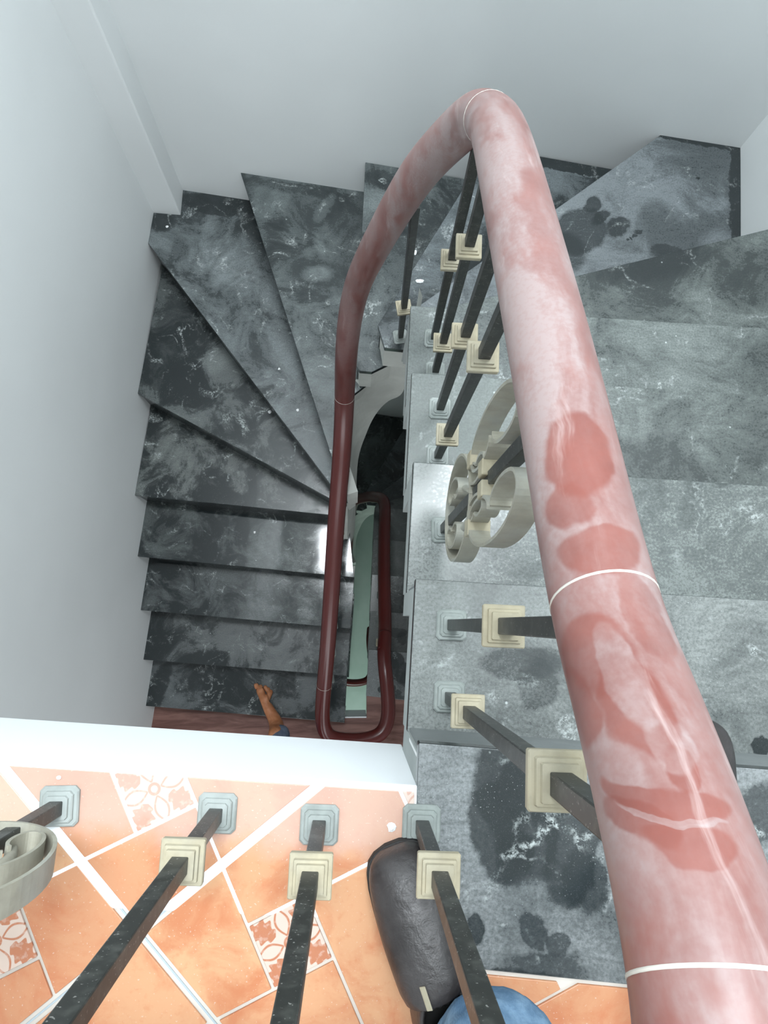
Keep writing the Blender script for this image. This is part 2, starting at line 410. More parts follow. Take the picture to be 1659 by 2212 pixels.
def m_wood_floor():
    n = N('red_brown_lower_floor'); p = n.pos()
    a = n.noise(n.mapping(p, scale=(1, 7, 1)), 4, 6, .6, .5)
    c = n.mix(n.rng(a, .3, .7), (.085, .030, .022), (.21, .105, .085))
    x, y, z = n.sep(p)
    return n.out(c, .35, .5)
REDFLOOR = m_wood_floor()
def m_pale_tile():
    n = N('pale_green_floor'); p = n.pos()
    c = n.mix(n.rng(n.noise(p, 3, 3), .3, .7), (.50, .62, .55), (.60, .70, .64))
    return n.out(c, .4, .4)
PALE = m_pale_tile()

def m_leather():
    n = N('black_shoe_leather'); p = n.pos()
    a = n.noise(p, 18, 5, .6, .4); f = n.noise(p, 220, 3)
    c = n.mix(n.rng(a, .35, .7), (.017, .014, .014), (.042, .037, .037))
    c = n.mix(n.rng(n.noise(p, 35, 6, .7), .58, .75, 0, .3), c, (.16, .15, .15))
    n.bump(n.math('ADD', n.noise(p, 55, 4, .6, .5), n.math('MULTIPLY', f, .3)), .35, .003)
    return n.out(c, .38, .5)
LEATHER = m_leather()
def m_plain(name, col, rough=.6, metal=0):
    n = N(name); p = n.pos()
    c = n.mix(n.rng(n.noise(p, 60, 4), .3, .7), tuple(x*.85 for x in col), col)
    return n.out(c, rough, .4, float(metal))
SOLE = m_plain('shoe_sole_rubber', (.02, .02, .02), .7)
LINING = m_plain('shoe_lining', (.03, .02, .015), .8)
BADGE = m_plain('pale_metal_tag', (.42, .38, .28), .45, .3)
def m_denim(name, a, b):
    n = N(name); p = n.pos()
    w = n.nd('ShaderNodeTexWave'); n.lk(n.mapping(p, rot=(0, 0, .6)), w.inputs[0]); w.inputs['Scale'].default_value = 260; w.inputs['Distortion'].default_value = 2
    c = n.mix(n.rng(n.noise(p, 22, 6, .65), .35, .7), a, b)
    c = n.mix(n.math('MULTIPLY', w.outputs['Fac'], .25), c, tuple(x*.6 for x in a))
    n.bump(n.noise(p, 40, 5), .5, .006)
    return n.out(c, .9, .1)
DENIM = m_denim('blue_denim', (.075, .14, .23), (.20, .31, .43))
DENIM2 = m_denim('faded_denim', (.10, .13, .19), (.20, .24, .31))
KHAKI = m_plain('sandal_tan', (.25, .2, .13), .8)
def m_skin():
    n = N('bare_skin'); p = n.pos()
    c = n.mix(n.rng(n.noise(p, 30, 4), .3, .7), (.34, .13, .055), (.46, .20, .10))
    n.b.inputs['Subsurface Weight'].default_value = .1
    return n.out(c, .5, .4)
SKIN = m_skin()
NAIL = m_plain('toe_nail', (.45, .28, .2), .3)

# ------------------------------------------------------------------ the shell
def xr(y): return 1.32 + .084*(y - 1.297)
def yb(x): return 1.832 - .15*x
def xl(y): return -.995 + .12*(y - 1.085)
RB = (1.348, 1.630)
ZT, ZB = 3.5, -6.8
LOWY = -2.5
tag(wallbox('wall_left', (xl(2.0), 2.0), (xl(LOWY-.1), LOWY-.1), ZB-.02, ZT+.02, .15, WALL, side=-1), kind='structure')
tag(wallbox('wall_back', (xl(2.0)-.1, yb(xl(2.0)-.1)), (1.6, yb(1.6)), ZB-.02, ZT+.02, .15, WALL, side=1), kind='structure')
tag(wallbox('wall_right', (xr(LOWY-.1), LOWY-.1), (xr(1.7), 1.7), ZB-.02, ZT+.02, .15, WALL, side=-1), kind='structure')
pil = [(-.778, yb(-.778)+.01), (-.784, 1.826), (xl(1.835)-.01, 1.836), (xl(2.0)-.02, 2.0)]
tag(prism('trim_1', pil, ZB, ZT, WALL, bevel=.006), kind='structure', label='square corner pilaster running down the shaft')
# the wall behind the photographer, with a wide window
wf = empty('wall_front', kind='structure')
y0, y1 = LOWY-.1, LOWY
XL, XR = xl(LOWY), xr(LOWY)
def bx(name, x0, x1, yy0, yy1, z0, z1, m, parent=None, bevel=0):
    return prism(name, [(x0, yy0), (x1, yy0), (x1, yy1), (x0, yy1)], z0, z1, m, parent, bevel)
for a in ((XL, XR, ZB, 0.9), (XL, XR, 2.6, ZT), (XL, -1.0, .9, 2.6), (.8, XR, .9, 2.6)):
    bx('wall_panel', a[0], a[1], y0, y1, a[2], a[3], WALL, wf)
wn = empty('window_1', kind='structure')
for a in ((-1.0, .8, .9, .96), (-1.0, .8, 2.54, 2.6), (-1.0, -.94, .96, 2.54), (.74, .8, .96, 2.54), (-.13, -.07, .96, 2.54)):
    bx('window_frame', a[0], a[1], y0+.02, y1-.03, a[2], a[3], WHITE, wn, .004)
# ceiling with the skylight hole over the well
cl = empty('ceiling', kind='structure')
SX0, SX1, SY0, SY1 = -.45, .85, .70, 1.26
for a in ((-1.6, 1.7, LOWY-.1, SY0), (-1.6, 1.7, SY1, 2.3), (-1.6, SX0, SY0, SY1), (SX1, 1.7, SY0, SY1)):
    bx('ceiling_panel', a[0], a[1], a[2], a[3], ZT, ZT+.12, CEIL, cl)
sk = empty('window_2', kind='structure')
for a in ((SX0, SX1, SY0, SY0+.03), (SX0, SX1, SY1-.03, SY1), (SX0, SX0+.03, SY0+.03, SY1-.03), (SX1-.03, SX1, SY0+.03, SY1-.03)):
    bx('window_frame', *a, ZT, ZT+.1, WHITE, sk)

# ------------------------------------------------------------------ landing slab, beam, tiles
def ybeam(x): return -.2155 - .0775*x + .0            # the edge of the landing over the well
SLAB = [(.088, -.162), (xr(-.25)+.0, -.257), (xr(-.56), -.567), (.072, -.437)]
LANDY = LOWY
land_poly = [(.0868, ybeam(.0868)), (xl(-.13), ybeam(xl(-.13))), (xl(LANDY), LANDY), (xr(LANDY), LANDY), (xr(-.56), -.567), (.072, -.437)]
floor = tag(prism('floor', land_poly, -.022, -.0045, GROUT), kind='structure')
base_poly = [(.0868, ybeam(.0868)-.004), (xl(-.13), ybeam(xl(-.13))-.004), (xl(LANDY), LANDY), (xr(LANDY), LANDY), (xr(-.25), -.27), (.0868, -.18)]
tag(prism('trim_2', base_poly, -.16, -.0225, CEIL), kind='structure')     # the concrete under the tiles
bp = [(xl(-.13), ybeam(xl(-.13))), (.0868, ybeam(.0868)), (.0868, ybeam(.0868)-.0), (.074, -.40), (xl(-.3), -.33)]
bp = [(xl(-.13), ybeam(xl(-.13))+.004), (.0866, ybeam(.0866)+.004), (.0866, -.39), (xl(-.3), -.31)]
tag(prism('trim_3', bp, -.335, -.001, WHITE, bevel=.003), kind='structure', label='white painted edge beam of the landing')
# (top of the beam is kept just under the tiles by cutting it back)
def clip(poly, p, nrm):
    out = []
    for i in range(len(poly)):
        a, b = poly[i], poly[(i+1) % len(poly)]
        da = (a[0]-p[0])*nrm[0] + (a[1]-p[1])*nrm[1]; db = (b[0]-p[0])*nrm[0] + (b[1]-p[1])*nrm[1]
        if da >= 0: out.append(a)
        if (da >= 0) != (db >= 0):
            t = da/(da-db); out.append((a[0]+(b[0]-a[0])*t, a[1]+(b[1]-a[1])*t))
    return out
def parea(p): return .5*sum(p[i][0]*p[(i+1) % len(p)][1] - p[(i+1) % len(p)][0]*p[i][1] for i in range(len(p)))
C0 = (-.277, -.393)                                  # where the two wide joints cross
L1 = Vector((-.468+.277, -.182+.393)).normalized()   # one wide joint
L2 = Vector((-.05+.277, -.217+.393)).normalized()    # the other
BIG, SM, GR = .2515, .085, .0022
e1 = Vector((cos(radians(24.8)), sin(radians(24.8)))); e2 = Vector((-e1.y, e1.x))
org = Vector((-.286, -.273))                          # lower left corner of one small square
def tp(a, b): 
    q = org + e1*a + e2*b; return (q.x, q.y)
va = (BIG, SM); vb = (-SM, BIG)
n1 = (-L1.y, L1.x); n2 = (-L2.y, L2.x)
bounds = []
for i in range(len(land_poly)):                      # inward half planes of the convex part of the landing
    pass
tile_no = 0
def add_tile(poly, centre, decor):
    global tile_no
    for s1 in (1, -1):
        for s2 in (1, -1):
            # wide joints, two tile rows apart
            q = clip(poly, (C0[0]+n1[0]*.0065*s1, C0[1]+n1[1]*.0065*s1), (n1[0]*s1, n1[1]*s1))
            if q: q = clip(q, (C0[0]+n2[0]*.0065*s2, C0[1]+n2[1]*.0065*s2), (n2[0]*s2, n2[1]*s2))
            if not q: continue
            # the landing is an L round the granite threshold: left piece and lower piece
            for part in (0, 1):
                r = q
                if part == 0:
                    r = clip(r, (.081, 0), (-1, 0)); 
                    if r: r = clip(r, (0, ybeam(0)-.004), (-.0775, -1))
                else:
                    r = clip(r, (.0815, 0), (1, 0))
                    if r: r = clip(r, (.175, -.455), (-.114, -1))
                if r: r = clip(r, (xl(-.5)+.002, -.5), (1, -.12))
                if r: r = clip(r, (xr(-.5)-.002, -.5), (-1, .084))
                if r: r = clip(r, (0, -1.35), (0, 1))
                if not r or abs(parea(r)) < 2.5e-4: continue
                if parea(r) < 0: r = r[::-1]
                loc = [(x-centre[0], y-centre[1]) for x, y in r]
                rot = -math.atan2(e1.y, e1.x)
                loc = [(x*cos(rot)-y*sin(rot), x*sin(rot)+y*cos(rot)) for x, y in loc]
                o = prism('pattern_tile' if decor else 'floor_tile', loc, -.0045, random.uniform(-.0006, .0006), DECOR if decor else TERRA, floor, .0012)
                o.location = (centre[0], centre[1], 0); o.rotation_euler = (0, 0, -rot)
for i in range(-9, 10):
    for j in range(-9, 10):
        a0 = i*va[0] + j*vb[0]; b0 = i*va[1] + j*vb[1]
        c = tp(a0, b0)
        if not (-1.8 < c[0] < 1.8 and -1.9 < c[1] < .3): continue
        g = GR
        small = [tp(a0+g, b0+g), tp(a0+SM-g, b0+g), tp(a0+SM-g, b0+SM-g), tp(a0+g, b0+SM-g)]
        add_tile(small, tp(a0+SM/2, b0+SM/2), True)
        # the large square to the left of the small one, bottoms in line
        big = [tp(a0-BIG+g, b0+g), tp(a0-g, b0+g), tp(a0-g, b0+BIG-g), tp(a0-BIG+g, b0+BIG-g)]
        add_tile(big, tp(a0-BIG/2, b0+BIG/2), False)
for d, n_, (s0, s1) in ((L1, n1, (-.60, .285)), (L2, n2, (-.60, .285))):   # thin grey line down the middle of each wide joint
    c = Vector(C0); a = c + d*s0; b = c + d*s1; w = Vector(n_)*.0011
    prism('joint_line', [tuple(a-w), tuple(b-w), tuple(b+w), tuple(a+w)], -.0046, -.0028, JOINT, floor)

# ------------------------------------------------------------------ staircase
R_ = .2; TH = .025
OUT = {0: (xr(-.25), -.257), 1: (xr(0), 0.0), 2: (xr(.246), .246), 3: (xr(.515), .515), 4: (xr(.782), .782), 5: (xr(1.21), 1.21),
       6: (1.066, yb(1.066)), 7: (.505, yb(.505)), 8: (.045, yb(.045)), 9: (-.485, yb(-.485)), 10: (xl(1.687), 1.687),
       11: (xl(1.052), 1.052), 12: (xl(.61), .61), 13: (xl(.335), .335), 14: (xl(.072), .072), 15: (xl(-.192), -.192), 16: (xl(-.459), -.459)}
INN = {0: (.088, -.162), 1: (.104, .073), 2: (.12, .321), 3: (.136, .582), 4: (.152, .843), 5: (.166, .902), 6: (.190, 1.012),
       7: (.084, 1.047), 8: (.003, .98), 9: (-.042, .505), 10: (-.042, .507), 11: (-.040, .520), 12: (-.030, .505),
       13: (.0, .225), 14: (-.018, -.033), 15: (-.04, -.29), 16: (-.055, -.565)}
MID_OUT = {6: [RB], 10: [(-.778, yb(-.778)), (-.784, 1.826), (xl(1.835), 1.835)]}      # corners of the shaft between two nosings
MID_INN = {7: [(.191, .955), (.108, .963)], 8: [(.142, .985), (.067, .946)], 9: [(.063, .975), (.002, .925), (-.04, .84)]}
def up(n):                                            # upstream shift of nosing line n
    o, i = Vector(OUT[n]), Vector(INN[n]); d = (o-i).normalized(); nn = Vector((-d.y, d.x))
    m = (Vector(OUT[max(n-1, 0)]) + Vector(INN[max(n-1, 0)]))/2 - (o+i)/2
    if n == 0: m = Vector((0, -1))
    return nn if nn.dot(m) > 0 else -nn
def tread_poly(n):
    s = up(n-1)*.016
    a = Vector(OUT[n-1]) + s; b = Vector(INN[n-1]) + s
    P = [tuple(a)] + MID_OUT.get(n, []) + [OUT[n], INN[n]] + MID_INN.get(n, [])[::-1] + [tuple(b)]
    if n == 9: P = [tuple(a)] + [OUT[9], INN[9], (-.04, .84), (.002, .925), (.063, .975), tuple(b)]
    if n == 8: P = [tuple(a)] + [OUT[8], INN[8], (.02, .95), (.067, .946), (.142, .985), tuple(b)]
    if n == 7: P = [tuple(a)] + [OUT[7], INN[7], (.108, .963), (.191, .955), tuple(b)]
    return P
def shrink(P, k=.995):
    return P
st = empty('staircase', (.09, -.16, 0), label='dark granite winder staircase under building dust, leading down from the landing', cat='staircase')
def local(P): return [(x-.09, y+.16) for x, y in P]
TMAT = tread_mats
prism('threshold_slab', local(SLAB), -TH, .0005, TMAT[0], st, .002)
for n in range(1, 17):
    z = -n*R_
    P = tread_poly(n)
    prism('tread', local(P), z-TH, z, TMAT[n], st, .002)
    thick = .075 if n <= 4 else (.15 if n < 12 else .12)
    if n == 4: pass
    back = up(n)*.0148; no, ni = Vector(OUT[n])+back, Vector(INN[n])+back      # the riser stands in front of it
    P = [tuple(no) if q == OUT[n] else (tuple(ni) if q == INN[n] else q) for q in P]
    if n > 12: P = [(x - (.03 if x > -.2 else 0), y) for x, y in P]
    prism('step_core', local(P), z-TH-thick, z-TH-.0005, CEMENT if n <= 5 else PLASTER, st)
for n in range(0, 17):
    z1, z0 = -n*R_-TH-.0005, -(n+1)*R_+.0005
    s = up(n); a = Vector(OUT[n]); b = Vector(INN[n])
    ins = (a-b).normalized()*.004
    P = [a + s*.008, b + s*.008 + ins, b + s*.014 + ins, a + s*.014]
    prism('riser', local([tuple(q) for q in P]), z0, z1, RISER if n > 4 else RISER_DUSTY, st)
    P = [a + s*.0142, b + s*.0142 + ins*.2, b + s*.06 + ins*.2, a + s*.06]
    prism('riser_core', local([tuple(q) for q in P]), z0-.08 if n < 5 else z0-.1, z1, CEMENT if n <= 5 else PLASTER, st)
# white curved stringer that carries the winders round the well
top = [(.205, .965, -1.0), (.205, .968, -1.43), (.150, .992, -1.55), (.075, .985, -1.70), (.004, .94, -1.83), (-.034, .84, -1.84), (-.036, .60, -1.85), (-.030, .50, -2.25), (-.034, .42, -2.50)]
low = [(.212, .968, -1.50), (.208, .976, -1.93), (.150, .974, -2.05), (.100, .950, -2.17), (.060, .905, -2.33), (.020, .81, -2.50), (.010, .651, -2.75), (.002, .50, -2.85), (-.02, .42, -2.90)]
T2, L2c = catmull(top, 5), catmull(low, 5)
vs, fs = [], []
M = len(T2); K = 6
for i in range(M):
    t, l = T2[i], L2c[i]
    tan = (T2[min(i+1, M-1)] - T2[max(i-1, 0)]); nn = Vector((tan.y, -tan.x, 0)); nn = nn.normalized() if nn.length > 1e-6 else Vector((0, 1, 0))
    back = -nn if (Vector((.08, .5, 0)) - Vector((t.x, t.y, 0))).dot(nn) > 0 else nn
    for k in range(K): vs.append(t.lerp(l, k/(K-1)))
    for k in range(K): vs.append(t.lerp(l, 1-k/(K-1)) + back*.03)
for i in range(M-1):
    for k in range(2*K):
        a = i*2*K+k; b = i*2*K+(k+1) % (2*K); fs.append((a, b, b+2*K, a+2*K))
fs.append(tuple(range(2*K))); fs.append(tuple(range((M-1)*2*K, M*2*K)))
mesh_obj('stringer', [(v.x-.09, v.y+.16, v.z) for v in vs], fs, PLASTER, st, smooth=False)

def copy_tree(o, parent=None, dz=0):
    c = o.copy(); COL.objects.link(c); c.parent = parent
    if dz: c.location.z += dz
    for ch in o.children: copy_tree(ch, c)
    return c
st2 = copy_tree(st, None, -3.4)
tag(st2, label='lower storey flight of the same stairs, dark at the bottom of the well', cat='staircase')

# ------------------------------------------------------------------ lower landings and ground floor
def lowland(z, name, m):
    e = -.50
    P = [(xl(e), -.455), (-.055, -.565), (.075, -.565), (.075, -.437), (xr(-.56), -.567), (xr(LOWY), LOWY), (xl(LOWY), LOWY)]
    f = tag(prism(name, P, z-.14, z, m), kind='structure')
    return f
lowland(-3.4, 'floor_lower', REDFLOOR)
bm_ = [(-.055, -.558), (.074, -.558), (.074, -.70), (-.055, -.70)]
tag(prism('trim_4', bm_, -3.74, -3.402, WHITE), kind='structure')
tag(prism('floor_ground', [(xl(-2.6)-.1, -2.6), (xr(-2.6)+.1, -2.6), (xr(2)+.1, 2.2), (xl(2.0)-.2, 2.2)], -6.95, -6.8, PALE), kind='structure')

# ------------------------------------------------------------------ railing
RAILP = [(-1.105, -.130, .735), (-.80, -.195, .735), (-.45, -.228, .735), (-.2, -.252, .735), (0, -.272, .735), (.085, -.268, .73), (.132, -.235, .715), (.150, -.18, .69),
         (.156, -.123, .655), (.163, -.05, .585), (.166, .02, .525), (.167, .195, .445), (.170, .35, .362), (.176, .505, .270), (.184, .62, .185), (.188, .70, .105), (.181, .755, .035),
         (.153, .790, -.07), (.124, .812, -.17), (.096, .835, -.30), (.064, .855, -.46), (.038, .872, -.60), (.014, .885, -.74), (-.004, .885, -.88), (-.018, .862, -1.03), (-.027, .832, -1.20),
         (-.033, .80, -1.40), (-.040, .72, -1.56), (-.052, .597, -1.70), (-.078, .369, -1.93), (-.112, -.028, -2.22), (-.136, -.25, -2.40), (-.152, -.40, -2.52), (-.150, -.50, -2.60),
         (-.118, -.555, -2.63), (-.04, -.575, -2.65), (.06, -.575, -2.665), (.140, -.545, -2.675), (.172, -.46, -2.68), (.168, -.34, -2.685), (.158, -.24, -2.69), (.154, -.17, -2.715), (.157, -.123, -2.745), (.163, -.06, -2.80)]
railpath = resmooth(catmull([Vector(p) for p in RAILP], 8), 10)
rl = empty('stair_railing', (.165, -.125, 0), label='dusty dark red round handrail on black balusters, curving down round the open stair well', cat='railing')
OFF = Vector((-.165, .125, 0))
RR = .0355
tube('handrail', [p+OFF for p in railpath], RR, RAIL, rl, 32)
def arc_ring(D_i, w=.0011, r=RR+.0004):               # filler line round a joint of the handrail
    i = D_i; t = (railpath[i+1]-railpath[i-1]).normalized()
    tube('joint_ring', [railpath[i]-t*w+OFF, railpath[i]+t*w+OFF], r, FILLER, rl, 32)
def near_idx(pt): return min(range(2, len(railpath)-2), key=lambda i: (railpath[i]-Vector(pt)).length)
for pt in ((.156, -.150, .672), (.167, .012, .53), (.187, .69, .12), (-.035, .79, -1.42), (-.14, -.30, -2.43)):
    arc_ring(near_idx(pt), .0009 if pt[2] > .3 else .0007)

def sq_rings(rings, cx=0, cy=0, rnd=0.0):
    """stack of square rings (half size, z) closed top and bottom"""
    v, f = [], []
    for h, z in rings:
        k = h*rnd
        for sx, sy, ex in ((-1, -1, 0), (-1, -1, 1), (1, -1, 1), (1, -1, 0), (1, 1, 0), (1, 1, 1), (-1, 1, 1), (-1, 1, 0)):
            x = sx*(h-(k if ex else 0)); y = sy*(h-(0 if ex else k)); v.append((x+cx, y+cy, z))
    n = len(rings)
    for i in range(n-1):
        for k in range(8): f.append((i*8+k, i*8+(k+1) % 8, (i+1)*8+(k+1) % 8, (i+1)*8+k))
    f.append(tuple(range(8))); f.append(tuple(range((n-1)*8, n*8)))
    return v, f
pv, pf = sq_rings([(.0255, 0), (.0255, .004), (.0235, .0065), (.0200, .0065), (.0195, .010), (.0180, .0115), (.0150, .0115), (.0145, .015), (.0100, .0155)], rnd=.22)
plate0 = mesh_obj('base_plate', pv, pf, PLATE)
cv, cf = sq_rings([(.0125, -.017), (.0150, -.0165), (.0155, -.012), (.0185, -.0115), (.0190, -.006), (.0228, -.0055), (.0232, .003), (.0222, .0045), (.0185, .0047), (.0178, .009), (.0150, .0095), (.0145, .014), (.0095, .0145)], rnd=.06)
collar0 = mesh_obj('collar', cv, cf, CREAM)
COL.objects.unlink(plate0); COL.objects.unlink(collar0)
def rail_z(x, y, zlo, zhi):
    best = min((p for p in railpath if zlo < p.z < zhi), key=lambda p: (p.x-x)**2 + (p.y-y)**2)
    return best
def add_copy(src, parent, loc, rz=0, s=1.0, label=None):
    o = src.copy(); COL.objects.link(o); o.parent = parent; o.location = loc; o.rotation_euler = (0, 0, rz); o.scale = (s, s, s)
    if label: o['label'] = label
    return o
def baluster(x, y, z, zr, collars, rz=0.0, plate=True, top=None):
    rp = top or rail_z(x, y, zr[0], zr[1])
    H = rp.z - RR*.72 - z
    tx, ty = (rp.x-x, rp.y-y)
    lean = Vector((tx, ty))
    if lean.length > .02: lean = lean*(1 - .012/lean.length)
    else: lean = lean*0
    v, f = box_data(0, 0, 0, H, .0088, .0088)
    v = [(a + lean.x*(c/H), b + lean.y*(c/H), c) for a, b, c in v]
    b = mesh_obj('baluster', v, f, STEEL, rl, bevel=.0012, loc=(x+OFF.x, y+OFF.y, z)); b.rotation_euler = (0, 0, rz)
    if plate: add_copy(plate0, b, (0, 0, .0002))
    for h in collars:
        if h < H-.05: add_copy(collar0, b, (lean.x*h/H, lean.y*h/H, h))
    return b
def px_base(u, v, k): 
    p = at(u, v, CH + R_*k); return p.x, p.y, -R_*k
ROT = -.05
TWO, ONE = (.195, .63), (.42,)
flightA = [(970, 1505, 1, TWO), (975, 1350, 1, ONE), (945, 986, 3, TWO), (950, 883, 3, ONE), (940, 803, 4, TWO), (937, 732, 4, ONE)]
for u, v, k, cs in flightA:
    x, y, z = px_base(u, v, k); baluster(x, y, z, (-.3, .8), cs, ROT)
x, y, z = px_base(865, 728, 7); baluster(x, y, z, None, (.36,), .15, top=min(railpath, key=lambda q: (q-at(880, 430, 1.3)).length))
for u, v, cs in ((470, 1755, TWO), (690, 1780, TWO), (910, 1780, TWO)):
    x, y, z = px_base(u, v, 0); baluster(x, y, z, (.6, .8), cs, ROT)
for x, y, cs in ((-.62, -.215, TWO), (-.80, -.20, TWO), (-.98, -.185, TWO)): baluster(x, y, 0, (.6, .8), cs, ROT)
# flight B, mostly hidden under its own rail
for x, y, k, cs in ((-.062, .60, 9, ONE), (-.072, .44, 13, TWO), (-.09, .26, 13, ONE), (-.098, .12, 14, TWO), (-.112, -.01, 14, ONE), (-.125, -.16, 15, TWO), (-.14, -.32, 16, ONE)):
    baluster(x, y, -R_*k, (-2.8, -1.2), cs, .1)

# scroll panels: flat iron strips bent into C scrolls either side of a baluster
def strip(name, pts, wdt, th, m, parent, axis):
    """pts = (s, h) in the plane of the railing; strip is wdt wide across it"""
    P = [Vector((a, b)) for a, b in pts]; v, f = [], []
    ax = Vector(axis); cr = Vector((-ax.y, ax.x, 0))
    for i, p in enumerate(P):
        t = (P[min(i+1, len(P)-1)] - P[max(i-1, 0)]).normalized(); nn = Vector((-t.y, t.x))*th/2
        for q, sgn in ((p+nn, 1), (p+nn, -1), (p-nn, -1), (p-nn, 1)):
            v.append(ax*q.x + Vector((0, 0, q.y)) + cr*(sgn*wdt/2))
    for i in range(len(P)-1):
        for k in range(4): f.append((i*4+k, i*4+(k+1) % 4, (i+1)*4+(k+1) % 4, (i+1)*4+k))
    f.append((0, 1, 2, 3)); n = len(P)*4; f.append((n-4, n-3, n-2, n-1))
    o = mesh_obj(name, v, f, m, parent, bevel=0)
    return o
def cscroll(c, rx, rz, curl_in=.38, turns=1.15, a0=0, flip=1):
    """a C: an open ellipse whose two ends curl inwards"""
    pts = []
    n = 56; 
    for i in range(n+1):
        t = i/n; w = (t-.5)*2                      # -1..1
        ang = w*pi*(turns)                          # 0 = outermost point
        k = 1 if abs(w) < .55 else 1 - (abs(w)-.55)/.45*(1-curl_in)
        cxs = 0 if abs(w) < .55 else (abs(w)-.55)/.45*.25*rx
        pts.append((c[0] + flip*(cos(ang)*rx*k + cxs), c[1] + sin(ang)*rz*k + (0 if abs(w) < .55 else (1 if w > 0 else -1)*rz*(1-k)*.42)))
    return pts
def scroll_panel(x, y, z, zr, axis, sc=1.0, cm=GREY_CREAM):
    b = baluster(x, y, z, zr, (), math.atan2(axis[1], axis[0]) * 0)
    W = .028
    for s in (1, -1):
        strip('scroll', [(s*.084*cos(pi*(k/28-.5)), .265+.135*sin(pi*(k/28-.5))) for k in range(29)], W, .0042, cm, b, axis)
        strip('scroll', cscroll((s*.034, .215), .024, .060, .4, 1.1, flip=s), W*.9, .004, cm, b, axis)
        strip('scroll', cscroll((s*.047, .560), .042, .150, .34, 1.2, flip=s), W*1.05, .0042, cm, b, axis)
        strip('scroll', cscroll((s*.030, .440), .020, .060, .5, 1.1, flip=-s), W*.9, .004, cm, b, axis)
        # clasps that tie the scrolls together
        v, f = box_data(0, 0, .385, .415, .0155, .012)
        ax = Vector(axis); cr = Vector((-ax.y, ax.x, 0))
        vv = [ax*(q[1]+s*.050) + cr*q[0]*1.05 + Vector((0, 0, q[2]-.0)) for q in v]
        mesh_obj('clasp', vv, f, CREAM, b, bevel=.002)
        v, f = box_data(0, 0, .49, .52, .0155, .011)
        vv = [ax*(q[1]+s*.014) + cr*q[0]*1.1 + Vector((0, 0, q[2])) for q in v]
        mesh_obj('clasp', vv, f, CREAM, b, bevel=.002)
        # leaf shaped bud at the middle
        P = [Vector((s*(.016+.022*sin(pi*t)), 0, .16+.16*t)) for t in [i/10 for i in range(11)]]
        PP = [ax*p.x + Vector((0, 0, p.z)) for p in P]
        tube('leaf', PP, lambda t: .0015+.0075*sin(pi*min(1, t*1.02)), cm, b, 10, .8)
    return b
axA = Vector((.06, 1, 0)).normalized()
x, y, z = px_base(963, 1145, 2)
scroll_panel(x-.004, y, z, (.2, .7), axA)
axL = Vector((1, -.0775, 0)).normalized()
x, y, z = px_base(130, 1740, 0)
scroll_panel(x, y, 0, (.6, .8), axL)

# the railing of the storey below
rl2 = empty('stair_railing', (.165, -.125, -3.4), label='lower storey loop of the dark red handrail, seen deep in the well', cat='railing')
low_path = [p + Vector((0, 0, -3.4)) for p in railpath if p.y > -.13 or p.z < .4]
j0 = min(range(len(railpath)), key=lambda i: (railpath[i]-Vector((.156, -.123, .655))).length)
low_path = [p + Vector((0, 0, -3.4)) for p in railpath[j0-3:]]
OFF2 = Vector((-.165, .125, 3.4))
tube('handrail', [p+OFF2 for p in low_path], RR, RAIL, rl2, 24)
for o in list(rl.children):
    if o.name.startswith('baluster') and not (o.location.x < -.1+OFF.x and o.location.z > -.1) and not (o.location.z > -.1):
        copy_tree(o, rl2)

# ------------------------------------------------------------------ shoes and people
def loft(name, secs, m, parent=None, seg=28, cap=True):
    """secs: list of (centre, half width, height, base z, tilt dir) -> closed surface, rounded top, flat bottom"""
    v, f = [], []
    for (c, side, hw, h, zb, flat) in secs:
        for k in range(seg):
            a = 2*pi*k/seg; cx, sz = cos(a), sin(a)
            ex = abs(cx)**.8*(1 if cx > 0 else -1)
            ez = (abs(sz)**(.85 if sz > 0 else .35))*(1 if sz > 0 else -1)
            z = zb + (h*.42) + (ez*h*.58 if sz > 0 else ez*h*.42*flat)
            p = c + side*(ex*hw); v.append((p.x, p.y, z))
    n = len(secs)
    for i in range(n-1):
        for k in range(seg): f.append((i*seg+k, i*seg+(k+1) % seg, (i+1)*seg+(k+1) % seg, (i+1)*seg+k))
    if cap: f.append(tuple(range(seg))); f.append(tuple(range((n-1)*seg, n*seg)))
    o = mesh_obj(name, v, f, m, parent, smooth=True)
    sb = o.modifiers.new('sub', 'SUBSURF'); sb.levels = 1; sb.render_levels = 1
    return o
